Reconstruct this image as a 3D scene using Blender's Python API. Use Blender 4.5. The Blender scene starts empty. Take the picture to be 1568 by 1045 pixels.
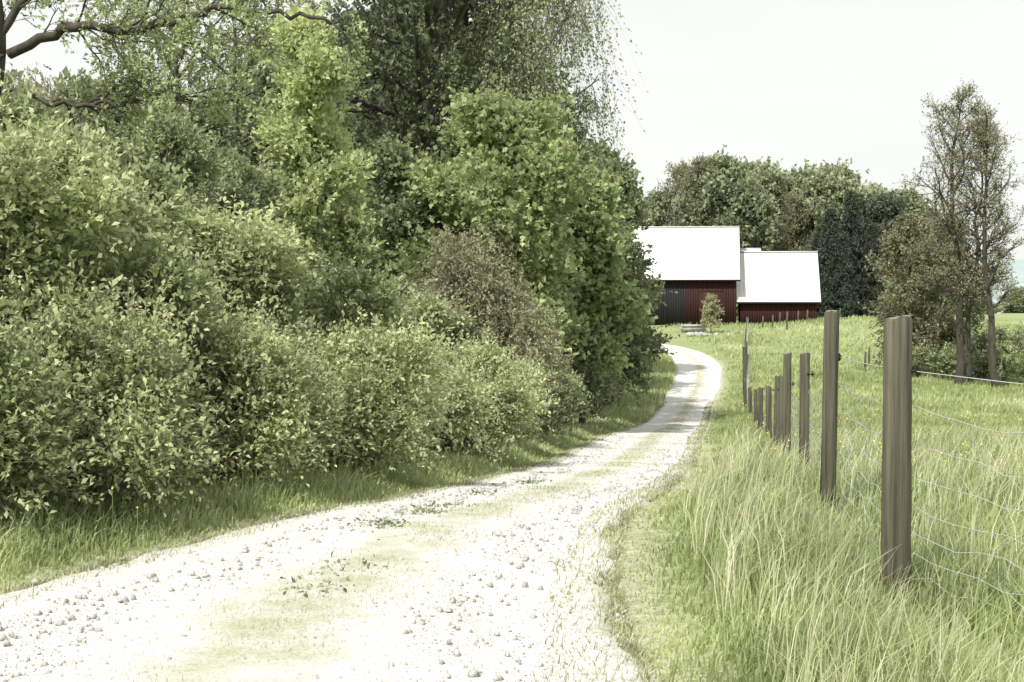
import bpy, math, numpy as np
from mathutils import Vector, Matrix
rng=np.random.default_rng(7)
sc=bpy.context.scene
sc.view_settings.view_transform='Standard'; sc.view_settings.look='None'; sc.view_settings.exposure=0
EYE=1.55; F=2178.0
# ---------------- terrain ----------------
TD=np.array([-400,0,5,7,9.8,12,15,18.5,22,28,34,40,48,56,64,74,84,94,104,118,140,200,400,900.])
TZ=np.array([0,0,0,0,-.04,-.2,-.48,-.75,-1.05,-1.5,-1.9,-2.3,-2.75,-3.0,-3.1,-3.0,-2.7,-2.2,-1.6,-1.05,-.9,-1.6,-7,-14])
def prof(y):
    s=0.04*np.abs(y)+0.6
    o=0
    for k in (-1,-.5,0,.5,1): o=o+np.interp(y+k*s,TD,TZ)
    return o/5
LE=np.array([(-7.5,-40),(-6,-15),(-5,-2),(-3.9,3),(-3.1,6),(-2.63,7.3),(-2.36,8.1),(-2.0,9),(-1.48,10.6),(-1.01,12),(-.5,15.2),(.45,20.5),(1.15,27),(2.1,34),(3.6,42),(5.9,57),(8.0,71),(9.45,82),(9.9,88),(9.3,92.5),(7.4,95),(2,97),(-20,98)],float)
RE=np.array([(-2.5,-40),(-.7,-15),(.2,-2),(.45,3),(.54,5.67),(.57,7.5),(.61,8.2),(.7,9),(.88,10.6),(1.25,12.3),(1.81,15.4),(2.58,20),(3.6,27),(4.5,34),(5.6,41),(8.0,57),(10.5,71),(12.3,84),(12.4,91.5),(11.4,96),(9.0,99),(3,101),(-20,102)],float)
nle=19; nre=18
def Lx(y): return np.interp(y,LE[:nle,1],LE[:nle,0])
def Rx(y): return np.interp(y,RE[:nre,1],RE[:nre,0])
def rdist(x,y): return np.maximum(Lx(y)-x,x-Rx(y))
def sst(a,b,x):
    t=np.clip((x-a)/(b-a),0,1); return t*t*(3-2*t)
def H(x,y):
    x=np.asarray(x,float);y=np.asarray(y,float)
    z=prof(y)
    rd=rdist(x,y)
    z=z+0.05*sst(-.1,.8,rd)*(y<90)
    z=z+0.02*np.sin(x*1.7+y*.6)*np.sin(y*1.1-x*.4)
    z=z+sst(50,90,y)*sst(14,30,x)*0.6*np.sin(x*.13+1)*np.sin(y*.11)
    z=z+.9*np.exp(-((x-27)/9)**2)*np.exp(-((y-104)/12)**2)
    z=z+0.5*sst(1.5,8,Lx(y)-x)*sst(4,10,y)
    return z
def Hs(x,y): return float(H(x,y))
# ---------------- mesh helpers ----------------
class MB:
    def __init__(s): s.v=[];s.q=[];s.m=[];s.a=[];s.n=0
    def add(s,v,q,mat=0,a=0.5):
        v=np.asarray(v,np.float32).reshape(-1,3); q=np.asarray(q,np.int32).reshape(-1,4)
        s.v.append(v); s.q.append(q+s.n); s.m.append(np.full(len(q),mat,np.int32) if np.isscalar(mat) else mat)
        s.a.append(np.full(len(v),a,np.float32) if np.isscalar(a) else np.asarray(a,np.float32)); s.n+=len(v)
    def mesh(s,name,mats,smooth=False):
        v=np.concatenate(s.v);q=np.concatenate(s.q);m=np.concatenate(s.m);a=np.concatenate(s.a)
        me=bpy.data.meshes.new(name)
        me.vertices.add(len(v)); me.vertices.foreach_set('co',v.ravel())
        me.loops.add(q.size); me.loops.foreach_set('vertex_index',q.ravel())
        me.polygons.add(len(q)); me.polygons.foreach_set('loop_start',np.arange(0,q.size,4,dtype=np.int32))
        me.polygons.foreach_set('material_index',m)
        if smooth: me.polygons.foreach_set('use_smooth',np.ones(len(q),bool))
        at=me.attributes.new('lv','FLOAT','POINT'); at.data.foreach_set('value',a)
        for mt in mats: me.materials.append(mt)
        me.update(calc_edges=True); return me
    def obj(s,name,mats,parent=None,smooth=False,loc=(0,0,0)):
        return mkobj(name,s.mesh(name,mats,smooth),parent,loc)
def mkobj(name,me,parent=None,loc=(0,0,0)):
    o=bpy.data.objects.new(name,me); sc.collection.objects.link(o); o.location=loc
    if parent: o.parent=parent
    return o
def empty(name,loc=(0,0,0)):
    return mkobj(name,None,None,loc)
def nrm(v): return v/np.maximum(np.linalg.norm(v,axis=-1,keepdims=True),1e-9)
def tube(mb,P,R,sides=6,mat=0,a=.5,cap=True):
    P=np.asarray(P,float);R=np.asarray(R,float);n=len(P)
    T=nrm(np.gradient(P,axis=0))
    ref=np.array([0,0,1.]) if abs(T[0][2])<.8 else np.array([1.,0,0])
    A=nrm(np.cross(T,ref));B=np.cross(T,A)
    th=np.arange(sides)*2*np.pi/sides
    V=P[:,None]+R[:,None,None]*(np.cos(th)[None,:,None]*A[:,None]+np.sin(th)[None,:,None]*B[:,None])
    i=np.arange(n-1)[:,None]*sides; j=np.arange(sides)[None]; k=(j+1)%sides
    Q=np.stack([i+j,i+k,i+sides+k,i+sides+j],-1).reshape(-1,4)
    mb.add(V.reshape(-1,3),Q,mat,a)
def box(mb,x0,x1,y0,y1,z0,z1,mat=0,a=.5):
    v=[(x0,y0,z0),(x1,y0,z0),(x1,y1,z0),(x0,y1,z0),(x0,y0,z1),(x1,y0,z1),(x1,y1,z1),(x0,y1,z1)]
    q=[(0,3,2,1),(4,5,6,7),(0,1,5,4),(1,2,6,5),(2,3,7,6),(3,0,4,7)]
    mb.add(v,q,mat,a)
def leaves(mb,P,D,L,W,a,mat=1,up=0.7):
    n=len(P); D=nrm(D)
    N=rng.normal(size=(n,3)); N[:,2]+=up*2
    S=nrm(np.cross(D,N)); U=nrm(np.cross(S,D))
    L=L[:,None];hw=L*W*.5
    V=np.empty((n,4,3))
    V[:,0]=P; V[:,1]=P+D*L*.48+S*hw+U*hw*.35; V[:,2]=P+D*L-U*L*.08; V[:,3]=P+D*L*.48-S*hw+U*hw*.35
    Q=np.arange(n*4).reshape(n,4)
    mb.add(V.reshape(-1,3),Q,mat,np.repeat(a,4))
def sprigs(mb,O,T,TL,k,ll,lw,a,mat=1,droop=.0,spread=.8,twig=None,up=.7):
    n=len(O);T=nrm(T)
    f=(np.arange(k)+.6)/k
    f=np.broadcast_to(f[None],(n,k))+rng.normal(size=(n,k))*.05
    P=O[:,None]+T[:,None]*(TL[:,None]*f)[...,None]
    P[...,2]-=droop*(f**2)*TL[:,None]
    D=T[:,None]*.6+rng.normal(size=(n,k,3))*spread*.7
    D[...,2]-=droop*.6
    L=ll*rng.uniform(.65,1.25,size=(n,k))
    aa=np.clip(a[:,None]+rng.normal(size=(n,k))*.13+ (f-.5)*.3,0,1)
    leaves(mb,P.reshape(-1,3),D.reshape(-1,3),L.ravel(),lw,aa.ravel(),mat,up)
    if twig:
        E=O+T*TL[:,None]; E[:,2]-=droop*TL
        S=nrm(np.cross(T,rng.normal(size=(n,3))))*twig
        V=np.stack([O-S,O+S,E+S*.4,E-S*.4],1)
        mb.add(V.reshape(-1,3),np.arange(n*4).reshape(n,4),0,.5)
# ---------------- materials ----------------
def newmat(name):
    m=bpy.data.materials.new(name); m.use_nodes=True; nt=m.node_tree; nt.nodes.clear()
    return m,nt,nt.nodes.new('ShaderNodeOutputMaterial')
def ramp(nt,cols):
    r=nt.nodes.new('ShaderNodeValToRGB'); e=r.color_ramp.elements
    while len(e)<len(cols): e.new(.5)
    for i,(p,c) in enumerate(cols): e[i].position=p; e[i].color=(*c,1)
    return r
def noise(nt,scale,detail=4,vec=None,rough=.55):
    n=nt.nodes.new('ShaderNodeTexNoise'); n.inputs['Scale'].default_value=scale; n.inputs['Detail'].default_value=detail; n.inputs['Roughness'].default_value=rough
    if vec is not None: nt.links.new(vec,n.inputs['Vector'])
    return n
def geo(nt): return nt.nodes.new('ShaderNodeNewGeometry').outputs['Position']
def attr(nt,n='lv'):
    a=nt.nodes.new('ShaderNodeAttribute'); a.attribute_name=n; return a.outputs['Fac']
def leafmat(name,cols,trans=.35,rough=.6,k=1.2,sat=.76):
    m,nt,out=newmat(name)
    def ad(c):
        l=.3*c[0]+.6*c[1]+.1*c[2]
        return tuple(min((l+(v-l)*sat)*k*w_,.85) for v,w_ in zip(c,(1.03,1.0,.98)))
    cols=[(p,ad(cc)) for p,cc in cols]
    r=ramp(nt,cols); nt.links.new(attr(nt),r.inputs[0])
    n=noise(nt,.9,1,geo(nt))
    hs=nt.nodes.new('ShaderNodeHueSaturation'); nt.links.new(r.outputs[0],hs.inputs['Color'])
    mr=nt.nodes.new('ShaderNodeMapRange'); nt.links.new(n.outputs['Fac'],mr.inputs[0]); mr.inputs[1].default_value=.3; mr.inputs[2].default_value=.7; mr.inputs[3].default_value=.78; mr.inputs[4].default_value=1.22
    nt.links.new(mr.outputs[0],hs.inputs['Value'])
    p=nt.nodes.new('ShaderNodeBsdfPrincipled'); p.inputs['Roughness'].default_value=rough; p.inputs['Specular IOR Level'].default_value=.35
    nt.links.new(hs.outputs[0],p.inputs['Base Color'])
    t=nt.nodes.new('ShaderNodeBsdfTranslucent'); nt.links.new(hs.outputs[0],t.inputs['Color'])
    mx=nt.nodes.new('ShaderNodeMixShader'); mx.inputs[0].default_value=trans
    nt.links.new(p.outputs[0],mx.inputs[1]);nt.links.new(t.outputs[0],mx.inputs[2]);nt.links.new(mx.outputs[0],out.inputs[0])
    return m
M_spirea=leafmat('leaf_hedge',[(0,(.13,.18,.06)),(.45,(.26,.33,.12)),(1,(.45,.52,.23))],.4,k=1.3)
M_dark=leafmat('leaf_dark',[(0,(.05,.07,.036)),(.5,(.10,.135,.06)),(1,(.19,.24,.105))],.35)
M_maple=leafmat('leaf_maple',[(0,(.12,.18,.06)),(.5,(.25,.33,.11)),(1,(.42,.50,.2))],.45,k=1.3)
M_mid=leafmat('leaf_mid',[(0,(.09,.12,.055)),(.5,(.18,.23,.095)),(1,(.32,.38,.17))],.4,k=1.28)
M_brownleaf=leafmat('leaf_twiggy',[(0,(.12,.12,.07)),(.5,(.22,.235,.12)),(1,(.33,.35,.18))],.35,k=1.3)
M_far=leafmat('leaf_far_hazed',[(0,(.12,.15,.085)),(.5,(.21,.255,.13)),(1,(.32,.37,.19))],.35,k=1.28)  # far leaves paled: slight distance haze is put into the colour
M_fardark=leafmat('leaf_far_dark',[(0,(.045,.065,.05)),(.5,(.08,.11,.07)),(1,(.14,.175,.10))],.3)
M_grass=leafmat('grass_blades',[(0,(.14,.19,.07)),(.45,(.28,.35,.13)),(.8,(.42,.48,.22)),(1,(.66,.66,.5))],.4,.45,k=1.22,sat=.85)
M_shortgrass=leafmat('grass_short',[(0,(.20,.23,.10)),(.5,(.36,.39,.19)),(1,(.52,.51,.35))],.3,.7,k=1.15)
def simple(name,c1,c2,scale=8,stretch=(1,1,1),rough=.85,bump=.3,detail=5,dist=.02):
    m,nt,out=newmat(name)
    mp=nt.nodes.new('ShaderNodeMapping'); tc=nt.nodes.new('ShaderNodeTexCoord'); nt.links.new(tc.outputs['Object'],mp.inputs[0]); mp.inputs['Scale'].default_value=stretch
    n=noise(nt,scale,detail,mp.outputs[0],.65)
    r=ramp(nt,[(.3,c1),(.7,c2)]); nt.links.new(n.outputs['Fac'],r.inputs[0])
    p=nt.nodes.new('ShaderNodeBsdfPrincipled'); p.inputs['Roughness'].default_value=rough
    p.inputs['Specular IOR Level'].default_value=.3
    nt.links.new(r.outputs[0],p.inputs['Base Color'])
    b=nt.nodes.new('ShaderNodeBump'); b.inputs['Strength'].default_value=bump; b.inputs['Distance'].default_value=dist
    nt.links.new(n.outputs['Fac'],b.inputs['Height']); nt.links.new(b.outputs[0],p.inputs['Normal'])
    nt.links.new(p.outputs[0],out.inputs[0]); return m
M_bark=simple('bark',(.035,.032,.026),(.10,.09,.07),9,(1,1,.25),bump=.6)
M_barkgrey=simple('bark_grey',(.05,.047,.04),(.13,.12,.10),5,(1,1,.3))
M_twig=simple('twigs',(.12,.10,.07),(.22,.185,.135),4)
M_post=simple('post_wood',(.035,.033,.022),(.17,.16,.115),18,(1.6,1.6,.06),bump=1,dist=.012)
M_posttop=simple('post_end_grain',(.14,.135,.11),(.3,.285,.23),40)
M_wire=simple('galvanised_wire',(.36,.37,.37),(.55,.55,.53),30,rough=.5)
M_black=simple('black_plastic',(.01,.01,.01),(.02,.02,.02),30,rough=.4)
M_red=simple('falu_red_boards',(.034,.013,.012),(.055,.019,.016),3,(6,6,.3),bump=.2)
M_dkboard=simple('tarred_boards',(.014,.014,.016),(.032,.032,.036),3,(6,6,.3),bump=.2)
M_roof=simple('metal_roof_sheet',(.66,.67,.67),(.8,.8,.8),.6,(4,1,1),rough=.5,bump=.05)
M_trim=simple('white_trim',(.6,.6,.58),(.75,.75,.72),3)
M_stone=simple('gravel_stone',(.24,.23,.21),(.62,.6,.57),25,bump=.3)
M_rock=simple('field_stone',(.25,.25,.24),(.5,.5,.47),3,bump=.5)
M_yellow=simple('yellow_petals',(.75,.55,.03),(.85,.68,.06),20)
# ground
m,nt,out=newmat('meadow_ground'); M_ground=m
pos=geo(nt)
n1=noise(nt,.25,5,pos); n2=noise(nt,9,6,pos,.7)
r1=ramp(nt,[(.3,(.18,.23,.10)),(.5,(.28,.33,.15)),(.7,(.38,.39,.23))])
mixv=nt.nodes.new('ShaderNodeMath'); mixv.operation='ADD'
ml=nt.nodes.new('ShaderNodeMath'); ml.operation='MULTIPLY'; ml.inputs[1].default_value=.55
ml2=nt.nodes.new('ShaderNodeMath'); ml2.operation='MULTIPLY'; ml2.inputs[1].default_value=.45
nt.links.new(n1.outputs['Fac'],ml.inputs[0]);nt.links.new(n2.outputs['Fac'],ml2.inputs[0]);nt.links.new(ml.outputs[0],mixv.inputs[0]);nt.links.new(ml2.outputs[0],mixv.inputs[1])
nt.links.new(mixv.outputs[0],r1.inputs[0])
sand=ramp(nt,[(.3,(.36,.36,.22)),(.7,(.6,.59,.46))]); nt.links.new(n2.outputs['Fac'],sand.inputs[0])
mr=nt.nodes.new('ShaderNodeMapRange'); nt.links.new(attr(nt),mr.inputs[0]); mr.inputs[1].default_value=-.1; mr.inputs[2].default_value=.55; mr.inputs[3].default_value=1.1; mr.inputs[4].default_value=0
ad=nt.nodes.new('ShaderNodeMath'); ad.operation='MULTIPLY'; nt.links.new(mr.outputs[0],ad.inputs[0]); nt.links.new(n2.outputs['Fac'],ad.inputs[1])
a2=nt.nodes.new('ShaderNodeMath'); a2.operation='MULTIPLY'; a2.inputs[1].default_value=1.9; a2.use_clamp=True; nt.links.new(ad.outputs[0],a2.inputs[0])
mx=nt.nodes.new('ShaderNodeMix'); mx.data_type='RGBA'; nt.links.new(a2.outputs[0],mx.inputs[0]); nt.links.new(r1.outputs[0],mx.inputs[6]); nt.links.new(sand.outputs[0],mx.inputs[7])
p=nt.nodes.new('ShaderNodeBsdfPrincipled'); p.inputs['Roughness'].default_value=.95; p.inputs['Specular IOR Level'].default_value=.1
nt.links.new(mx.outputs[2],p.inputs['Base Color'])
b=nt.nodes.new('ShaderNodeBump'); b.inputs['Strength'].default_value=.8; b.inputs['Distance'].default_value=.08; nt.links.new(n2.outputs['Fac'],b.inputs['Height']); nt.links.new(b.outputs[0],p.inputs['Normal'])
nt.links.new(p.outputs[0],out.inputs[0])
# road material: lv = u across
m,nt,out=newmat('gravel_track'); M_road=m
pos=geo(nt)
nf=noise(nt,75,5,pos,.75); nm=noise(nt,2.6,6,pos,.72)
gr=ramp(nt,[(.29,(.20,.195,.18)),(.41,(.50,.495,.47)),(.50,(.66,.655,.62)),(.75,(.73,.725,.69))]); nt.links.new(nf.outputs['Fac'],gr.inputs[0])
gg_=ramp(nt,[(.3,(.29,.30,.17)),(.7,(.54,.53,.37))]); nt.links.new(nf.outputs['Fac'],gg_.inputs[0])
um=ramp(nt,[(0,(1,1,1)),(.05,(.35,)*3),(.10,(0,)*3),(.34,(0,)*3),(.50,(.62,)*3),(.57,(.55,)*3),(.72,(0,)*3),(.93,(0,)*3),(.965,(.4,)*3),(1,(1,)*3)])
um.color_ramp.interpolation='EASE'
nt.links.new(attr(nt),um.inputs[0])
nm2=nt.nodes.new('ShaderNodeMath'); nm2.operation='MULTIPLY_ADD'; nm2.inputs[1].default_value=1.7; nm2.inputs[2].default_value=-.35; nt.links.new(nm.outputs['Fac'],nm2.inputs[0])
s=nt.nodes.new('ShaderNodeMath'); s.operation='ADD'; nt.links.new(um.outputs[0],s.inputs[0]); nt.links.new(nm2.outputs[0],s.inputs[1])
mr=nt.nodes.new('ShaderNodeMapRange'); nt.links.new(s.outputs[0],mr.inputs[0]); mr.inputs[1].default_value=.78; mr.inputs[2].default_value=1.35
mx=nt.nodes.new('ShaderNodeMix'); mx.data_type='RGBA'; nt.links.new(mr.outputs[0],mx.inputs[0]); nt.links.new(gr.outputs[0],mx.inputs[6]); nt.links.new(gg_.outputs[0],mx.inputs[7])
p=nt.nodes.new('ShaderNodeBsdfPrincipled'); p.inputs['Roughness'].default_value=.95; p.inputs['Specular IOR Level'].default_value=.15
nt.links.new(mx.outputs[2],p.inputs['Base Color'])
b2=nt.nodes.new('ShaderNodeBump'); b2.inputs['Strength'].default_value=.6; b2.inputs['Distance'].default_value=.02
nt.links.new(nf.outputs['Fac'],b2.inputs['Height']); nt.links.new(b2.outputs[0],p.inputs['Normal'])
nt.links.new(p.outputs[0],out.inputs[0])
# ---------------- ground & road ----------------
def axis(fine,lo,hi,step,gro,mx_=1e9):
    a=[0.]; s=step
    while a[-1]<hi:
        if a[-1]>fine: s=min(s*gro,mx_)
        a.append(a[-1]+s)
    b=[0.]; s=step
    while b[-1]>lo:
        if -b[-1]>fine: s=min(s*gro,mx_)
        b.append(b[-1]-s)
    return np.array(b[:0:-1]+a)
xs=axis(8,-900,900,.22,1.05); ys=axis(20,-120,1500,.22,1.03)
GX,GY=np.meshgrid(xs,ys); GZ=H(GX,GY)
mb=MB(); nx=len(xs); ny=len(ys)
i=np.arange(ny-1)[:,None]*nx; j=np.arange(nx-1)[None]
Q=np.stack([i+j,i+j+1,i+nx+j+1,i+nx+j],-1).reshape(-1,4)
rdv=rdist(GX,GY); rdv=np.where(GY>92,5,rdv)
mb.add(np.stack([GX,GY,GZ],-1).reshape(-1,3),Q,0,rdv.ravel())
mb.obj('ground',[M_ground],smooth=True)
def resample(E,n_per=22):
    n=len(E); o=[]
    for k in range(n-1):
        p0=E[max(k-1,0)];p1=E[k];p2=E[k+1];p3=E[min(k+2,n-1)]
        t=np.linspace(0,1,n_per,endpoint=False)[:,None]
        m1=(p2-p0)/2; m2=(p3-p1)/2
        lim=np.linalg.norm(p2-p1)
        m1=m1*min(1,lim/max(np.linalg.norm(m1),1e-6)); m2=m2*min(1,lim/max(np.linalg.norm(m2),1e-6))
        o.append((2*t**3-3*t**2+1)*p1+(t**3-2*t**2+t)*m1+(-2*t**3+3*t**2)*p2+(t**3-t**2)*m2)
    return np.concatenate(o+[E[-1:]])
L_=resample(LE);R_=resample(RE)
nu=30; u=np.linspace(0,1,nu)
nn=len(L_)
jit=lambda s: 0.05*np.sin(np.arange(nn)*.13+s)+.04*np.sin(np.arange(nn)*.31+2*s)
dirv=nrm(R_-L_)
Lj=L_-dirv*jit(1.)[:,None]; Rj=R_+dirv*jit(3.)[:,None]
PX=Lj[:,None]*(1-u)[None,:,None]+Rj[:,None]*u[None,:,None]
z=H(PX[...,0],PX[...,1])
rut=-.02*(np.exp(-((u-.24)/.12)**2)+np.exp(-((u-.8)/.12)**2))
zz=z+.035+rut[None]
zz[:,0]-=.05; zz[:,-1]-=.05
mb=MB(); i=np.arange(nn-1)[:,None]*nu; j=np.arange(nu-1)[None]
Q=np.stack([i+j,i+j+1,i+nu+j+1,i+nu+j],-1).reshape(-1,4)
mb.add(np.concatenate([PX,zz[...,None]],-1).reshape(-1,3),Q,0,np.broadcast_to(u,(nn,nu)).ravel())
mb.obj('gravel_road',[M_road],smooth=True)
# gravel stones
def stones(name,N,d0,d1,smin,smax,mat):
    y=np.exp(rng.uniform(np.log(d0),np.log(d1),N)); uu=rng.uniform(0.0,1.0,N)
    cl=.5+.5*np.sin(y*1.9+uu*9)*np.sin(uu*14+y*.7)
    w=np.where((uu>.42)&(uu<.62),.6,.25+.75*cl); k=rng.random(N)<w; y=y[k];uu=uu[k]
    x=Lx(y)*(1-uu)+Rx(y)*uu
    keep=np.abs(x)<.5*y+1; x=x[keep];y=y[keep];n=len(x)
    s=smin+(smax-smin)*rng.random(n)**8
    c=np.array([(-1,-1,-1),(1,-1,-1),(1,1,-1),(-1,1,-1),(-1,-1,1),(1,-1,1),(1,1,1),(-1,1,1)],float)*.5
    V=c[None]*(1+rng.normal(size=(n,8,3))*.3)*s[:,None,None]*rng.uniform(.6,1.2,(n,1,3))
    V[:,4:,:2]*=.6
    th=rng.uniform(0,6.28,n); ct,st=np.cos(th)[:,None],np.sin(th)[:,None]
    vx=V[...,0]*ct-V[...,1]*st; vy=V[...,0]*st+V[...,1]*ct
    V[...,0]=vx+x[:,None];V[...,1]=vy+y[:,None];V[...,2]=V[...,2]*.8+(H(x,y)+.023+s*.15)[:,None]
    q=np.array([(0,3,2,1),(4,5,6,7),(0,1,5,4),(1,2,6,5),(2,3,7,6),(3,0,4,7)])
    mb=MB(); mb.add(V.reshape(-1,3),(q[None]+np.arange(n)[:,None,None]*8).reshape(-1,4),0,np.repeat(rng.random(n),8))
    mb.obj(name,[mat])
stones('gravel_stones',30000,3.5,35,.006,.034,M_stone)
# ---------------- grass ----------------
def blades(mb,x,y,h,w,a,lean=.45,wind=(.25,-.05)):
    n=len(x); z=H(x,y)-.01
    th=rng.uniform(0,2*np.pi,n); S=np.stack([np.cos(th),np.sin(th),0*th],-1)*w[:,None]*.5
    th2=rng.uniform(0,2*np.pi,n); ln=rng.random(n)*lean
    Ld=np.stack([np.cos(th2)*ln+wind[0]*rng.random(n),np.sin(th2)*ln+wind[1],0*th],-1)*h[:,None]
    B=np.stack([x,y,z],-1); Mi=B+Ld*.3; Mi[:,2]+=h*.55; Tp=B+Ld; Tp[:,2]+=h*(1-ln*.4)
    V=np.stack([B-S,B+S,Mi+S*.8,Mi-S*.8,Tp+S*.12,Tp-S*.12],1)
    q=np.array([(0,1,2,3),(3,2,4,5)])
    mb.add(V.reshape(-1,3),(q[None]+np.arange(n)[:,None,None]*6).reshape(-1,4),0,np.repeat(np.clip(a,0,1),6))
def pn(x,y,s,seed=0):
    return .5+.25*(np.sin(x*s+seed)*np.cos(y*s*.83+seed*2)+np.sin(x*s*2.3+y*s*1.7+seed))
def logd(n,a,b): return np.exp(rng.uniform(np.log(a),np.log(b),n))
posts=[(2.62,4.6,1.25,.06),(1.87,6.9,1.38,.07),(2.18,9.8,1.44,.048),(3.09,15,1.34,.055),(3.87,20,1.55,.06),(4.3,22.5,1.3,.055),(4.75,25.5,1.35,.06),(5.35,29.5,1.2,.06),(5.95,34,1.15,.06),(6.8,39.5,1.1,.06),(7.75,46,1.1,.06),(8.9,54,1.2,.07),(10.5,64,2.2,.09),(12.6,76,1.2,.07),(14.2,86,1.2,.07),(15.6,95,1.2,.07),(17.2,104,1.2,.08)]
def fpost(x,y):
    f=np.ones(len(x))
    for p in posts[:8]:
        dx=x-p[0]; dy=y-p[1]
        f=np.minimum(f,1-.75*np.exp(-(dx/.3)**2)*np.exp(-((dy+.9)/1.3)**2))
    return f
mb=MB()
n=130000; y=logd(n,2.8,48); x=Rx(y)-.06+rng.random(n)*(np.maximum(.62*y,3)-Rx(y)+.3)
e=x-Rx(y); hh=(.035+.25*sst(.05,1.0,e))*rng.uniform(.4,1.3,n)*(.6+.7*pn(x,y,1.3))
hh*=1-.4*sst(.25*y+1.5,.25*y+4,x)*(y>10); hh*=fpost(x,y)
blades(mb,x,y,hh,.004+.0009*y,.12+.45*rng.random(n)+.35*pn(x,y,.9,2)*rng.random(n)+.2*(1-sst(0,.5,e)),.7)
n=11000; y=logd(n,2.8,30); x=Rx(y)+.4+rng.random(n)*(.5*y)
blades(mb,x,y,rng.uniform(.3,.6,n)*fpost(x,y),.0025+.0005*y,rng.uniform(.65,1,n),.5)
n=50000; y=logd(n,5,60); x=Lx(y)+.08-rng.random(n)**1.2*(.9+.05*y)
e=Lx(y)-x; hh=(.03+.20*sst(0,.7,e))*rng.uniform(.5,1.25,n)
blades(mb,x,y,hh,.004+.0009*y,.15+.6*rng.random(n)+.25*pn(x,y,1,2),.7)
n=15000; y=rng.uniform(45,92,n); x=Lx(y)-rng.random(n)*5
blades(mb,x,y,rng.uniform(.15,.4,n),rng.uniform(.03,.06,n),.3+.6*rng.random(n))
mb.obj('tall_grass',[M_grass])
mb=MB()
n=90000; y=logd(n,30,120); x=Rx(y)+.1+rng.random(n)*(.45*y+6)
e=x-Rx(y)
blades(mb,x,y,(.06+.18*sst(0,1.5,e))*rng.uniform(.6,1.3,n)*(.5+.9*pn(x,y,.35)),.02+.0006*y,.2+.4*rng.random(n)+.6*pn(x,y,.17,1)*pn(x,y,.5,4))
mb.obj('meadow_grass',[M_grass])
mb=MB()
n=60000; y=logd(n,3.5,90); uu=.54+rng.normal(size=n)*.07; x=Lx(y)*(1-uu)+Rx(y)*uu
k=pn(x,y,2.1,3)+.3*rng.random(n)>.5; x=x[k];y=y[k];n=len(x)
blades(mb,x,y,rng.uniform(.015,.05,n)+.02,.003+.0008*y,.2+.7*rng.random(n),.9)
n=40000; y=logd(n,3.5,60); sd=rng.random(n)<.5; uu=np.where(sd,rng.random(n)**2*.10,1-rng.random(n)**2*.12); x=Lx(y)*(1-uu)+Rx(y)*uu
blades(mb,x,y,rng.uniform(.02,.09,n),.003+.0008*y,rng.random(n),.9)
mb.obj('road_centre_grass',[M_shortgrass])
mb=MB()
for (px,py,k) in [(590,815,130),(650,795,90),(690,785,50),(810,745,70),(480,915,60),(530,880,40),(740,765,40)]:
    d=np.interp(-py,[-1045,-932,-872,-803,-768,-745,-721],[5.67,7,8,9.8,12,15,18.5]); X=(px-784)/F*d
    n=k; x=X+rng.normal(size=n)*.1; y=d+rng.normal(size=n)*.16
    P=np.stack([x,y,H(x,y)+.03],-1); D=rng.normal(size=(n,3)); D[:,2]=np.abs(D[:,2])*.6
    leaves(mb,P,D,rng.uniform(.02,.05,n),.5,rng.random(n)*.8,0)
mb.obj('roadside_weeds',[M_mid])
def flowers(name,x,y,h,r,stem=True):
    mb=MB()
    n=len(x); z=H(x,y); 
    C=np.stack([x,y,z+h],-1)
    for k in range(4):
        an=k*np.pi/4+rng.uniform(0,1,n); A=np.stack([np.cos(an),np.sin(an),.25+0*an],-1)*r[:,None]; Bv=np.stack([-np.sin(an),np.cos(an),0*an],-1)*(r*.45)[:,None]
        V=np.stack([C-A*1,C+Bv-np.array([0,0,.2])*r[:,None],C+A*1+np.array([0,0,.5])*r[:,None],C-Bv-np.array([0,0,.2])*r[:,None]],1)
        mb.add(V.reshape(-1,3),np.arange(4*n).reshape(n,4),0)
    if stem:
        S=np.array([.002,0,0]); G=np.stack([x,y,z],-1)
        V=np.stack([G-S,G+S,C+S,C-S],1); mb.add(V.reshape(-1,3),np.arange(4*n).reshape(n,4),1)
    mb.obj(name,[M_yellow,M_grass])
n=26; y=rng.uniform(7.8,12,n); x=Lx(y)-rng.uniform(.3,.8,n); flowers('dandelions',x,y,rng.uniform(.12,.36,n),rng.uniform(.009,.014,n))
n=800; y=logd(n,12,100); x=Rx(y)+1+rng.random(n)*.45*y; k=pn(x,y,.25,5)+.2*rng.random(n)>.5; x=x[k];y=y[k];n=len(x); flowers('buttercups',x,y,rng.uniform(.2,.35,n),.008+.0005*y)
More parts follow.
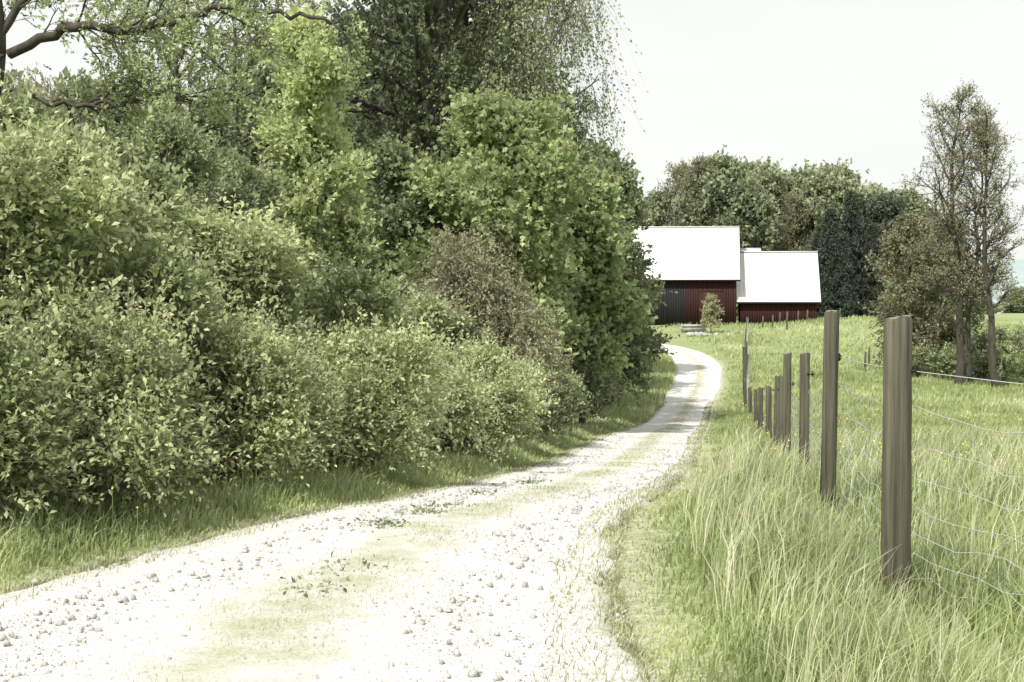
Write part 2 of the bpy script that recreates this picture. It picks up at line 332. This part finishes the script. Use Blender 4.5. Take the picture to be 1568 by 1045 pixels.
# ---------------- shrubs ----------------
def shrub(name,X,Y,r,h,mat,leaf=.05,lw=.5,lobes=34,dens=1.,ry=None,stem=M_twig,droop=.15,z0=None,base=.5,spr=.26,k=8,cov=2.6,shoots=190,pit=1.0):
    ry=ry or r; z=Hs(X,Y) if z0 is None else z0
    mb=MB()
    d=nrm(rng.normal(size=(lobes,3))); d[:,2]=np.abs(d[:,2])*1.1-.15
    d=nrm(d)
    C=d*np.array([r,ry,h*.62])*rng.uniform(.5,.98,(lobes,1))+np.array([0,0,h*.36])
    C[:,2]=np.maximum(C[:,2],h*.10)
    R=rng.uniform(.18,.40,lobes)*min(r,h*.7)
    area=4*np.pi*(R**2).sum(); nt=int(area*cov*.5/(leaf*leaf*lw*.5*k)*dens)
    li=rng.choice(lobes,nt,p=R**2/(R**2).sum())
    dd=nrm(rng.normal(size=(nt,3))+d[li]*.7+np.array([0,0,.25]))
    rr=rng.uniform(.4,1.0,nt)*R[li]
    O=C[li]+dd*rr[:,None]*np.array([1,1,.9])
    O[:,2]=np.abs(O[:,2])
    T=dd+rng.normal(size=(nt,3))*.45+np.array([0,0,.5])
    lo=rng.normal(size=lobes)*.2
    a=base+lo[li]+rng.normal(size=nt)*.08
    sprigs(mb,O,T,spr*rng.uniform(.5,1.6,nt),k,leaf,lw,a,droop=droop,twig=.003)
    li=rng.integers(0,lobes,shoots); dd=nrm(rng.normal(size=(shoots,3))+d[li]+np.array([0,0,.6]))
    O=C[li]+dd*R[li][:,None]*.85; O[:,2]=np.abs(O[:,2])
    sprigs(mb,O,dd+np.array([0,0,.6])+rng.normal(size=(shoots,3))*.2,spr*rng.uniform(1.2,2.6,shoots),k+4,leaf*.9,lw,np.full(shoots,base+.3),droop=droop,twig=.003,spread=.7)
    for q in range(14):
        c=C[rng.integers(lobes)]; b0=np.array([rng.normal()*.12*r,rng.normal()*.12*r,-.1]); mid=(b0+c)/2+rng.normal(size=3)*.1*r
        tube(mb,[b0,mid,c],[.03,.02,.008],5,0)
    return mb.obj(name,[stem,mat],loc=(X,Y,z))
HE='hedge_shrub'
for (X,Y,r,h,mt,lf,lb,bs) in [
 (-4.7,8.8,1.3,2.8,M_spirea,.068,26,.4),(-3.8,10.9,1.25,2.7,M_spirea,.065,28,.55),(-4.6,13,1.5,3.3,M_spirea,.075,28,.55),(-3.3,14.2,1.2,2.7,M_spirea,.07,26,.65),
 (-3.65,8.7,.8,1.25,M_spirea,.05,18,.35),(-2.95,10.0,.8,1.35,M_spirea,.05,20,.5),(-2.3,11.7,.85,1.35,M_spirea,.05,20,.45),(-1.75,13.9,.95,1.4,M_spirea,.055,20,.65),
 (-1.25,16.4,1.0,1.5,M_spirea,.06,20,.7),(-.75,19.2,.95,1.4,M_spirea,.06,20,.6),(-.35,22.7,1.0,1.4,M_spirea,.07,20,.55),(.15,27,.85,1.4,M_mid,.08,20,.6),(.5,31,.9,1.3,M_mid,.08,20,.7),
 (-3.0,17.2,1.4,2.8,M_spirea,.08,26,.4),(-2.8,20.5,1.6,2.4,M_mid,.085,28,.75),(-2.0,24,1.5,2.5,M_mid,.09,28,.55)]:
    shrub(HE,X,Y,r,h,mt,lf,.55,lb,base=bs)
shrub('dark_shrub',-4.9,19,1.7,4.3,M_mid,.09,.5,30,base=.45)
shrub('dark_shrub',-4.8,25,2.1,4.2,M_mid,.10,.5,30,base=.3)
shrub('dark_shrub',-6.3,16,1.8,4.4,M_mid,.09,.5,30,base=.5)
shrub('lilac_shrub',-7.2,27,2.4,6.2,M_mid,.12,.5,40,base=.4)
shrub('round_leaved_shrub',3.75,54,1.5,6.7,M_dark,.17,.7,40,base=.75,spr=.5)
shrub('round_leaved_shrub',2.5,45,1.4,4.6,M_dark,.15,.7,36,base=.8,spr=.4)
shrub('round_leaved_shrub',1.3,38,1.3,3.0,M_mid,.12,.6,34,base=.35,spr=.4)
def twiggy(name,X,Y,r,h):
    mb=MB(); z=Hs(X,Y)
    Os=[];Ts=[]
    for k in range(260):
        a=rng.uniform(0,2*np.pi); rr=r*rng.uniform(.2,1.05); top=h*rng.uniform(.55,1.0)*(1-.3*(rr/r)**2)
        c,s=np.cos(a),np.sin(a)
        b0=np.array([c*.15*r,s*.15*r,0]); p1=np.array([c*rr*.4,s*rr*.4,top*.7]); p2=np.array([c*rr*.85,s*rr*.85,top]); p3=np.array([c*rr*1.1,s*rr*1.1,top*.78]); p4=np.array([c*rr*1.2,s*rr*1.2,top*rng.uniform(.35,.65)])
        P=resample(np.array([b0,p1,p2,p3,p4])+rng.normal(size=(5,3))*.12,4)+rng.normal(size=(17,3))*.03
        tube(mb,P,np.linspace(.010,.002,17),3,0)
        m=26
        sel=rng.integers(4,17,m); Os.append(P[sel]+rng.normal(size=(m,3))*.08); 
        t=rng.normal(size=(m,3))+np.array([c,s,.2])*.8; Ts.append(t)
    O=np.concatenate(Os);T=np.concatenate(Ts); n=len(O)
    sprigs(mb,O,T,rng.uniform(.12,.4,n),8,.065,.5,.7+rng.normal(size=n)*.12,twig=.004,droop=.3)
    mb.obj(name,[M_twig,M_brownleaf],loc=(X,Y,z))
twiggy('arching_twiggy_shrub',-.75,27,1.45,4.2)
twiggy('arching_twiggy_shrub',-7.0,21,1.2,5.3)
# ---------------- trees ----------------
def grow(mb,tips,base,d,L,r,lev,maxl,nch,up,sides,wob=.12,ratio=.55,droop=0):
    n=6; P=[np.array(base,float)]; dd=np.array(d,float)
    for i in range(n-1):
        dd=dd+rng.normal(size=3)*wob+np.array([0,0,up-droop*(lev>=maxl-1)*(i/n)*2])
        dd/=np.linalg.norm(dd); P.append(P[-1]+dd*L/(n-1))
    P=np.array(P); tube(mb,P,np.linspace(r,r*.35,n),sides,0)
    if lev>=maxl-1: tips.append((P,lev))
    if lev<maxl:
        for c in range(nch[lev]):
            f=.25+.75*(c+rng.random())/nch[lev]; f=min(f,1)
            x=f*(n-1); i=min(int(x),n-2); pb=P[i]+(P[i+1]-P[i])*(x-i)
            t=nrm(P[i+1]-P[i]); s=nrm(np.cross(t,rng.normal(size=3)))
            ang=rng.uniform(.5,1.0); cd=t*math.cos(ang)+s*math.sin(ang)
            grow(mb,tips,pb,cd,L*ratio*rng.uniform(.7,1.15)*(1.1-.45*f),max(r*.5*(1-.4*f),.004),lev+1,maxl,nch,up,max(3,sides-1),wob,ratio,droop)
def tree_mesh(name,h,cb,R,tr,mat,bark,prim=20,nch=(0,6,4),leaf=.08,lw=.6,per=10,k=8,sig=.3,spr=.35,shape='round',droop=0,base=.5,up=.04,leanx=0,maxl=3,flat=.25):
    mb=MB();tips=[]
    nt=12; t=np.linspace(0,1,nt); P=np.stack([leanx*t*h+np.cumsum(rng.normal(size=nt))*.008*h,np.cumsum(rng.normal(size=nt))*.008*h,t*h*.97-.2],-1)
    tube(mb,P,tr*(1-.93*t)**.9+.25*tr*np.exp(-t*30),9,0)
    for c in range(prim):
        f=(c+rng.random())/prim; zf=cb+(1-cb)*f*.97
        i=min(int(zf*(nt-1)),nt-2); pb=P[i]+(P[i+1]-P[i])*(zf*(nt-1)-i)
        if shape=='round': e=math.sqrt(max(.08,1-(2*f-.75)**2*.8)) 
        elif shape=='cone': e=1.05-f
        elif shape=='col': e=.9-.5*f*f
        else: e=1.0-.5*f
        az=c*2.4+rng.normal()*.4; el=rng.uniform(.1,.5)+f*.6 - (.5 if shape=='cone' else 0)
        d=np.array([math.cos(az)*math.cos(el),math.sin(az)*math.cos(el),math.sin(el)])
        grow(mb,tips,pb,d,R*e*rng.uniform(.8,1.15),tr*.38*(1-.75*f)+.01,1,maxl,nch,up,6,.13,.5,droop)
    O=[];T=[];A=[]
    for Pt,lev in tips:
        m=per if lev==maxl else per//2
        if m<=0: continue
        ii=rng.integers(1,6,m); O.append(Pt[ii]+rng.normal(size=(m,3))*sig*np.array([1,1,.7])); T.append(nrm(Pt[-1]-Pt[0])+rng.normal(size=(m,3))*.6+np.array([0,0,.2-droop]))
        A.append(np.full(m,base+rng.normal()*.12))
    if O:
        O=np.concatenate(O);T=np.concatenate(T);A=np.concatenate(A);n=len(O)
        sprigs(mb,O,T,spr*rng.uniform(.5,1.4,n),k,leaf,lw,A,droop=droop,twig=.004,up=.5)
    return mb.mesh(name,[bark,mat])
def tree(name,X,Y,*a,rot=0,**kw):
    o=mkobj(name,tree_mesh(name,*a,**kw),loc=(X,Y,Hs(X,Y))); o.rotation_euler[2]=rot; return o
tree('maple_tree',-.1,35,8.0,.22,2.5,.13,M_maple,M_bark,prim=26,nch=(0,6,4),leaf=.15,lw=.85,per=9,k=6,sig=.22,base=.6)
tree('maple_tree',1.9,39,6.6,.22,1.4,.1,M_maple,M_bark,prim=22,nch=(0,5,4),leaf=.17,lw=.85,per=7,k=6,sig=.2,shape='col',base=.5)
tree('maple_tree',-2.7,37,7.2,.2,1.8,.1,M_mid,M_bark,prim=18,nch=(0,5,4),leaf=.14,lw=.8,per=6,k=6,sig=.2,base=.4)
tree('whitebeam_tree',-3.9,28,8.2,.2,1.35,.08,M_maple,M_bark,prim=28,nch=(0,5,3),leaf=.12,lw=.6,per=8,k=8,sig=.12,shape='col',base=1.0,up=.1)
tree('ash_tree',-5.5,30,10.5,.3,2.2,.12,M_mid,M_bark,prim=20,nch=(0,5,4),leaf=.12,lw=.45,per=4,k=8,sig=.2,base=.7)
tree('ash_tree',-7.6,33,12,.3,2.8,.16,M_mid,M_bark,prim=18,nch=(0,5,4),leaf=.12,lw=.45,per=3,k=8,sig=.25,base=.7)
tree('elm_tree',-2.9,44,19,.2,4.4,.45,M_dark,M_bark,prim=34,nch=(0,7,5),leaf=.18,lw=.6,per=4,k=8,sig=.35,shape='round',base=.6,spr=.5)
tree('elm_tree',-1.5,50,18,.2,3.3,.4,M_dark,M_bark,prim=30,nch=(0,7,5),leaf=.18,lw=.6,per=4,k=8,sig=.35,shape='round',base=.6,spr=.5)
tree('birch_tree',.6,42,15.5,.4,2.6,.14,M_mid,M_barkgrey,prim=26,nch=(0,6,4),leaf=.10,lw=.65,per=3,k=10,sig=.12,spr=1.3,droop=.75,base=.85,leanx=.01,up=.02)
tree('rowan_tree',5.1,76,12.2,.2,2.3,.2,M_mid,M_bark,prim=26,nch=(0,6,4),leaf=.28,lw=.6,per=6,k=7,sig=.35,base=.5,spr=.5)
tree('rowan_tree',2.9,66,11.3,.2,2.3,.2,M_mid,M_bark,prim=26,nch=(0,6,4),leaf=.26,lw=.6,per=6,k=7,sig=.35,base=.6,spr=.5)
# oak with long limbs top left
mb=MB(); tips=[]
def P3(px,py,d): return np.array([(px-784)/F*d,d,EYE+(450-py)/F*d])
tr0=np.array([(-5.95,15.5,Hs(-5.95,15.5)-.2),(-5.9,15.5,1.6),(-5.75,15.5,3.3),(-5.62,15.5,4.4),(-5.9,15.6,6.0),(-6.2,15.8,8)])
tube(mb,resample(tr0,5),np.linspace(.2,.09,26),10,0)
limbs=[([(20,85,15.5),(120,45,15.2),(200,52,15),(330,14,14.8),(430,22,14.6),(520,40,14.4)],.06),
 ([(15,140,15.5),(90,160,15.3),(170,162,15.2),(250,150,15.2),(330,160,15.3),(420,130,15.4)],.03),
 ([(5,60,15.5),(60,-20,15.6),(180,-90,15.8),(330,-130,16)],.05),
 ([(10,90,15.5),(-120,60,15),(-300,30,14.5)],.06)]
for pts,r in limbs:
    P=resample(np.array([P3(*p) for p in pts]),6); P=P+rng.normal(size=P.shape)*.02
    tube(mb,P,np.linspace(r,r*.25,len(P)),8,0)
    for c in range(16):
        i=rng.integers(2,len(P)-1); t=nrm(P[i+1]-P[i-1]); s=nrm(rng.normal(size=3)+np.array([0,0,.3])); d=nrm(t*.7+s*.8)
        grow(mb,tips,P[i],d,rng.uniform(.5,1.2),.014,1,3,(0,4,3),.0,5,.2,.55,.0)
O=[];T=[];A=[]
for Pt,lev in tips:
    m=3; ii=rng.integers(2,6,m); O.append(Pt[ii]+rng.normal(size=(m,3))*.03); T.append(nrm(Pt[-1]-Pt[0])+rng.normal(size=(m,3))*.5); A.append(np.full(m,.6+rng.normal()*.12))
O=np.concatenate(O);T=np.concatenate(T);A=np.concatenate(A)
sprigs(mb,O,T,.16*rng.uniform(.5,1.4,len(O)),6,.055,.5,A,twig=.002)
mb.obj('oak_tree',[M_bark,M_maple])
# right: nearly bare tall trees
tree('sparse_ash_tree',(1468-784)/F*72,72,15.2,.30,2.9,.22,M_brownleaf,M_bark,prim=30,nch=(0,7,6),leaf=.11,lw=.6,per=2,k=4,sig=.12,spr=.4,base=.5,up=.06)
tree('sparse_ash_tree',(1488-784)/F*75,75,14.0,.3,2.2,.17,M_brownleaf,M_bark,prim=22,nch=(0,6,5),leaf=.11,lw=.6,per=2,k=4,sig=.12,spr=.4,base=.5,up=.06)
tree('sparse_ash_tree',(1528-784)/F*70,70,14.2,.28,2.0,.2,M_brownleaf,M_bark,prim=24,nch=(0,6,6),leaf=.11,lw=.6,per=2,k=4,sig=.12,spr=.4,base=.5,up=.06)
tree('alder_tree',(1400-784)/F*80,80,8.8,.1,2.1,.14,M_brownleaf,M_bark,prim=26,nch=(0,6,4),leaf=.18,lw=.6,per=5,k=6,sig=.3,base=.4)
tree('alder_tree',(1440-784)/F*84,84,8.6,.1,1.9,.14,M_mid,M_bark,prim=26,nch=(0,6,4),leaf=.18,lw=.6,per=5,k=6,sig=.3,base=.3)
for (px,d,r,h,mt) in [(1425,78,2.0,1.3,M_mid),(1590,74,1.8,.9,M_mid),(1480,84,2.0,1.4,M_dark),(1550,88,2.4,1.3,M_mid),(1510,78,1.5,.8,M_dark)]:
    shrub('low_bramble',(px-784)/F*d,d,r,h,mt,.2,.55,24,base=.55,spr=.4,k=6)
# distant woodland (instanced variants)
var=[]
for k in range(4):
    var.append(tree_mesh('woodland_tree_mesh',15,.12,4.2+.5*k,.3,M_far if k!=1 else M_fardark,M_barkgrey,prim=26,nch=(0,7,4),leaf=.5,lw=.6,per=6,k=6,sig=.55,spr=.8,base=.5+.1*k))
con=tree_mesh('spruce_mesh',16,.05,3.6,.25,M_fardark,M_bark,prim=60,nch=(0,7,3),leaf=.4,lw=.35,per=4,k=7,sig=.15,spr=.6,shape='cone',base=.3,droop=.2)
sparse=tree_mesh('sparse_woodland_mesh',15,.2,3.6,.25,M_brownleaf,M_barkgrey,prim=24,nch=(0,7,5),leaf=.25,lw=.6,per=3,k=5,sig=.3,spr=.6,base=.5)
wood=empty('distant_woodland')
def inst(me,px,d,topy,wide=1.,nm='tree'):
    X=(px-784)/F*d; z=Hs(X,d); top=EYE+(450-topy)/F*d; s=(top-z)/ (15.2 if me is not con else 15.7)
    o=mkobj(nm,me,wood,(X,d,z-.2)); o.scale=(s*wide,s*wide,s); o.rotation_euler[2]=rng.uniform(0,6.28); return o
for (px,d,ty,w,k) in [(1040,150,245,.7,'s'),(1078,142,236,.8,'s'),(1010,150,300,.8,0),(1110,140,248,.95,0),(1150,146,258,.9,2),(1180,150,275,.85,3),(1215,142,290,.7,'s'),(1240,150,268,.95,0),(1275,146,262,.9,2),(1303,134,285,.75,'c'),(1270,132,312,.8,'c'),(1325,150,295,.8,3),(1350,142,308,.9,1),(1380,146,298,.9,0),(1345,160,300,.9,2),(1400,150,315,.9,0),(1335,133,335,.8,'c'),(1362,131,360,.8,'c'),(1290,131,350,.8,'c'),(1252,134,350,.8,'c'),(1385,130,390,.8,3),(1420,150,350,.9,2),(1440,150,380,.9,0),
   (1490,230,432,2.,0),(1580,240,440,2.6,2),(1680,220,430,2.4,3),(1240,136,400,.8,2),(1200,150,300,1,1),(1130,155,280,1,1),(980,150,320,1,2),(940,140,300,1,0)]:
    inst(con if k=='c' else sparse if k=='s' else var[k],px,d,ty,w)
for k in range(16):
    px=rng.uniform(-350,800); d=rng.uniform(48,75)
    inst(var[rng.integers(4)],px,d,rng.uniform(175,260),1.1)
for (px,d,ty,w,k) in [(470,60,120,1,0),(560,58,40,1,1),(330,58,180,1,2),(720,62,60,1,1),(40,50,190,1,3),(-150,50,60,1,3)]:
    inst(var[k],px,d,ty,w)
mb=MB()
xs_=np.linspace(-900,900,120); yy=700+0*xs_
zt=22+8*np.sin(xs_*.006+1)+4*np.sin(xs_*.017)
V=np.concatenate([np.stack([xs_,yy,-25+0*xs_],-1),np.stack([xs_,yy+120,zt],-1),np.stack([xs_,yy+400,zt*.2-20],-1)])
i=np.arange(119)
mb.add(V,np.concatenate([np.stack([i,i+1,i+121,i+120],-1),np.stack([i+120,i+121,i+241,i+240],-1)]),0)
M_hill=simple('hazy_hill',(.30,.36,.36),(.38,.44,.44),.03,bump=0)  # bluish air haze painted as the hill's base colour
mb.obj('distant_hill',[M_hill],smooth=True)
# ---------------- fence ----------------
fence=empty('post_and_wire_fence')
pt=[]
for k,(x,y,h,r) in enumerate(posts):
    z=Hs(x,y); mb=MB(); lx,ly=rng.normal()*.018,rng.normal()*.018
    if k==1: lx=-.004
    ns=16; nz=12; V=[]
    prof_=1+.06*rng.normal(size=ns); tilt=rng.normal()*.01
    for i in range(nz):
        f=i/(nz-1); rr=r*(1.06-.1*f)
        if i==nz-1: rr*=.9
        if i==nz-2: f=1-.012
        for j in range(ns):
            th=j*2*np.pi/ns; q=rr*prof_[j]*(1+.015*rng.normal())
            V.append((lx*f*h+q*math.cos(th),ly*f*h+q*math.sin(th),-.3+f*(h+.3)+(rng.normal()*.004+tilt*math.cos(th) if i>=nz-2 else 0)))
    Q=[(i*ns+j,i*ns+(j+1)%ns,(i+1)*ns+(j+1)%ns,(i+1)*ns+j) for i in range(nz-1) for j in range(ns)]
    mb.add(V,Q,0)
    top=V[-ns:]; c=np.mean(top,0)+np.array([0,0,.004]); tv=top+[tuple(c)]
    mb.add(tv,[(j,j+1,(j+2)%ns,ns) for j in range(0,ns,2)],1)
    mb.obj('post_%d'%k,[M_post,M_posttop],fence,loc=(x,y,z))
    pt.append((x,y,z,r,h))
wm=MB()
hs=[1.12,.94,.76,.6,.46,.34,.23,.12]
for k in range(len(pt)-1):
    x0,y0,z0,r0,_=pt[k];x1,y1,z1,r1,_=pt[k+1]
    L=math.hypot(x1-x0,y1-y0); n=max(8,int(L/.18)) if y0<20 else 8
    t=np.linspace(0,1,n+1); rad=.0015+.00006*y0
    lines=[]
    for q,hh in enumerate(hs):
        w=.0 if q==0 else .014
        zz_=(z0*(1-t)+z1*t)+hh-.05*(1 if q else .3)*np.sin(np.pi*t)*L/4+rng.normal(size=n+1)*w*(y0<20)
        P=np.stack([x0*(1-t)+x1*t+r0+.004+rng.normal(size=n+1)*w*.5,y0*(1-t)+y1*t,zz_],-1)
        lines.append(P); tube(wm,P,np.full(n+1,rad*(1.3 if q==0 else 1)),4,0)
    if y0<20:
        for i in range(1,n): tube(wm,[l[i] for l in lines[1:]],np.full(len(lines)-1,rad*.5),3,0)
wm.obj('wire_netting',[M_wire],fence)
im=MB()
for k,(x,y,z,r,h) in enumerate(pt[:10]):
    tube(im,[(x+r*.3,y-r*.9,z+1.12),(x+r+.025,y-r*.6,z+1.12)],[.008,.008],8,0)
    tube(im,[(x+r+.015,y-r*.6,z+1.095),(x+r+.03,y-r*.6,z+1.12),(x+r+.015,y-r*.6,z+1.145)],[.009,.014,.009],8,0)
im.obj('insulators',[M_black],fence)
ff=empty('field_stake_fence')
for (px,d,hp) in [(1183,106,1.0),(1194,110,1.),(1205,104,1.3),(1168,108,.9),(1236,108,1),(1286,109,.9),(1325,80,1.1),(1331,84,1.),(1360,98,1.0),(1222,112,1.)]:
    X=(px-784)/F*d; mb=MB(); tube(mb,[(0,0,-.2),(.01,0,hp*.5),(.03,0,hp),(.03,0,hp+.01)],[.07,.065,.06,.005],7,0); mb.obj('stake',[M_post],ff,loc=(X,d,Hs(X,d)))
# ---------------- barns ----------------
def boards(mb,x0,x1,y,z0,z1,mat,w=.2):
    n=int((x1-x0)/w)
    for i in range(n):
        a=x0+(x1-x0)*i/n; b_=x0+(x1-x0)*(i+1)/n
        box(mb,a+.006,b_-.006,y-.03-(.02 if i%2 else 0),y,z0,z1,mat)
def barn(name,x0,x1,d,depth,zb,ze,zr,over=.45,split=None,doors=(),rot=-8):
    root=empty(name)
    c=Vector((x1,d,0)); Rm=Matrix.Rotation(math.radians(rot),4,'Z')
    root.rotation_euler[2]=math.radians(rot); root.location=c-(Rm@c)
    ym=d+depth/2
    mb=MB()
    box(mb,x0,x1,d,d+depth,zb-1,ze,0)
    for xx in (x0,x1-.1):
        v=[(xx,d,ze),(xx,d+depth,ze),(xx,ym,zr-.08),(xx,ym,zr-.08),(xx+.1,d,ze),(xx+.1,d+depth,ze),(xx+.1,ym,zr-.08),(xx+.1,ym,zr-.08)]
        mb.add(v,[(0,1,2,3),(4,7,6,5),(0,4,6,2),(1,2,6,5)],0)
    mb.obj('wall_core',[M_red],root)
    mb=MB()
    if split: boards(mb,x0,split,d-.004,zb,ze,1); boards(mb,split,x1,d-.004,zb,ze,0)
    else: boards(mb,x0,x1,d-.004,zb,ze,0)
    mb.obj('wall_boards',[M_red,M_dkboard],root)
    mb=MB(); sl=(zr-ze)/(depth/2)
    y0=d-over; z0=ze-over*sl+.12; z1=zr+.12
    n=int((x1-x0+.6)/.3); X=np.linspace(x0-.3,x1+.3,n*2+1)
    for sgn in (0,1):
        ya=y0 if sgn==0 else d+depth+over
        for i in range(n):
            a,b_=X[2*i],X[2*i+2]
            v=[(a,ya,z0),(b_,ya,z0),(b_,ym,z1),(a,ym,z1),(a,ya,z0-.06),(b_,ya,z0-.06),(b_,ym,z1-.06),(a,ym,z1-.06)]
            mb.add(v,[(0,1,2,3),(7,6,5,4),(0,4,5,1)],0)
            v=[(a-.015,ya,z0+.004),(a+.015,ya,z0+.004),(a+.015,ym,z1+.004),(a-.015,ym,z1+.004),(a,ya,z0+.04),(a+.001,ya,z0+.04),(a+.001,ym,z1+.04),(a,ym,z1+.04)]
            mb.add(v,[(0,3,7,4),(1,5,6,2),(0,4,5,1)],0)
    box(mb,x0-.32,x1+.32,ym-.15,ym+.15,z1-.02,z1+.06,0)
    mb.obj('roof',[M_roof],root)
    mb=MB()
    for xx in (x0-.34,x1+.31):
        for ya,s in ((y0-.01,1),(d+depth+over+.01,-1)):
            v=[(xx,ya,z0-.2),(xx+.03,ya,z0-.2),(xx+.03,ym,z1-.2),(xx,ym,z1-.2),(xx,ya,z0+.02),(xx+.03,ya,z0+.02),(xx+.03,ym,z1+.02),(xx,ym,z1+.02)]
            mb.add(v,[(0,1,2,3),(4,5,6,7),(0,1,5,4),(0,3,7,4),(1,2,6,5)],0)
    box(mb,x0-.3,x1+.3,y0-.035,y0-.008,z0-.16,z0-.03,0)
    mb.obj('bargeboards',[M_red,M_trim],root)
    mb=MB()
    for (a,b_,c_,e) in doors:
        box(mb,a,b_,d-.12,d-.06,c_,e,0)
        box(mb,a-.1,a-.004,d-.13,d-.055,c_,e+.1,0); box(mb,b_+.004,b_+.1,d-.13,d-.055,c_,e+.1,0); box(mb,a,b_,d-.13,d-.055,e+.004,e+.1,0)
    if doors: mb.obj('barn_doors',[M_red,M_dkboard],root)
    return root
barn('red_barn',1.5,18.6,118,10,-1.3,3.0,7.2,split=14.45,doors=[(15.6,17.6,-1.3,1.7)])
barn('red_shed',18.95,25.2,117.6,8,-1.4,1.2,5.0)
barn('roof_lantern_shed',19.2,21.2,122.8,3,3.0,4.75,5.35,over=.2)
mb=MB()
for k in range(16):
    s=rng.uniform(.15,.4); c=np.array([rng.uniform(-1.6,1.6),rng.uniform(-.6,.6),s*.2])
    lat=np.linspace(-1.4,1.4,5); P=c+np.stack([lat*0,lat*0,np.sin(lat)*s*.6],-1); tube(mb,P,np.cos(lat)*s*rng.uniform(.8,1.2),7,0)
X=(1085-784)/F*104; mb.obj('stone_pile',[M_rock],loc=(X,104,Hs(X,104)))
mb=MB(); X=(1062-784)/F*108
box(mb,-.9,.9,-.5,.5,0.05,.5,0); box(mb,-.95,.95,-.55,-.503,.4,.56,0); box(mb,-.95,.95,.503,.55,.4,.56,0)
mb.obj('stone_trough',[M_rock],loc=(X,108,Hs(X,108)))
tree('sapling',(1088-784)/F*106,106,2.6,.1,.9,.03,M_brownleaf,M_bark,prim=14,nch=(0,4,3),leaf=.16,lw=.6,per=2,k=4,sig=.08,spr=.25,shape='col',base=.9,up=.15)
# ---------------- world, sun, camera ----------------
el=math.radians(52); sd=Vector((-.5,-.75,0)).normalized()
w=bpy.data.worlds.new('World'); sc.world=w; w.use_nodes=True; nt=w.node_tree; nt.nodes.clear()
out=nt.nodes.new('ShaderNodeOutputWorld'); bg=nt.nodes.new('ShaderNodeBackground'); bg.inputs[1].default_value=.14
sky=nt.nodes.new('ShaderNodeTexSky'); sky.sky_type='NISHITA'; sky.sun_disc=False; sky.sun_elevation=el; sky.sun_rotation=math.atan2(sd.x,sd.y); sky.dust_density=3
tc=nt.nodes.new('ShaderNodeTexCoord'); mp=nt.nodes.new('ShaderNodeMapping'); mp.inputs['Scale'].default_value=(1,1,4); nt.links.new(tc.outputs['Generated'],mp.inputs[0])
cn=noise(nt,1.6,5,mp.outputs[0]); cr=ramp(nt,[(.3,(6.6,6.8,6.55)),(.7,(7.4,7.5,7.2))]); nt.links.new(cn.outputs['Fac'],cr.inputs[0])
mx=nt.nodes.new('ShaderNodeMix'); mx.data_type='RGBA'; mx.inputs[0].default_value=.94
nt.links.new(sky.outputs[0],mx.inputs[6]); nt.links.new(cr.outputs[0],mx.inputs[7]); nt.links.new(mx.outputs[2],bg.inputs[0]); nt.links.new(bg.outputs[0],out.inputs[0])
sl=bpy.data.lights.new('sun','SUN'); sl.energy=5; sl.angle=math.radians(.6); sl.color=(1,.965,.9)
so=bpy.data.objects.new('sun',sl); sc.collection.objects.link(so)
dv=Vector((sd.x*math.cos(el),sd.y*math.cos(el),math.sin(el))); so.rotation_euler=dv.to_track_quat('Z','Y').to_euler()
cd=bpy.data.cameras.new('camera'); cd.lens=50; cd.sensor_width=36; cd.clip_end=4000
co=bpy.data.objects.new('camera',cd); sc.collection.objects.link(co); co.location=(0,0,EYE)
co.rotation_euler=(math.radians(90-1.906),0,0); sc.camera=co
print('verts',sum(len(o.data.vertices) for o in bpy.data.objects if o.type=='MESH'))
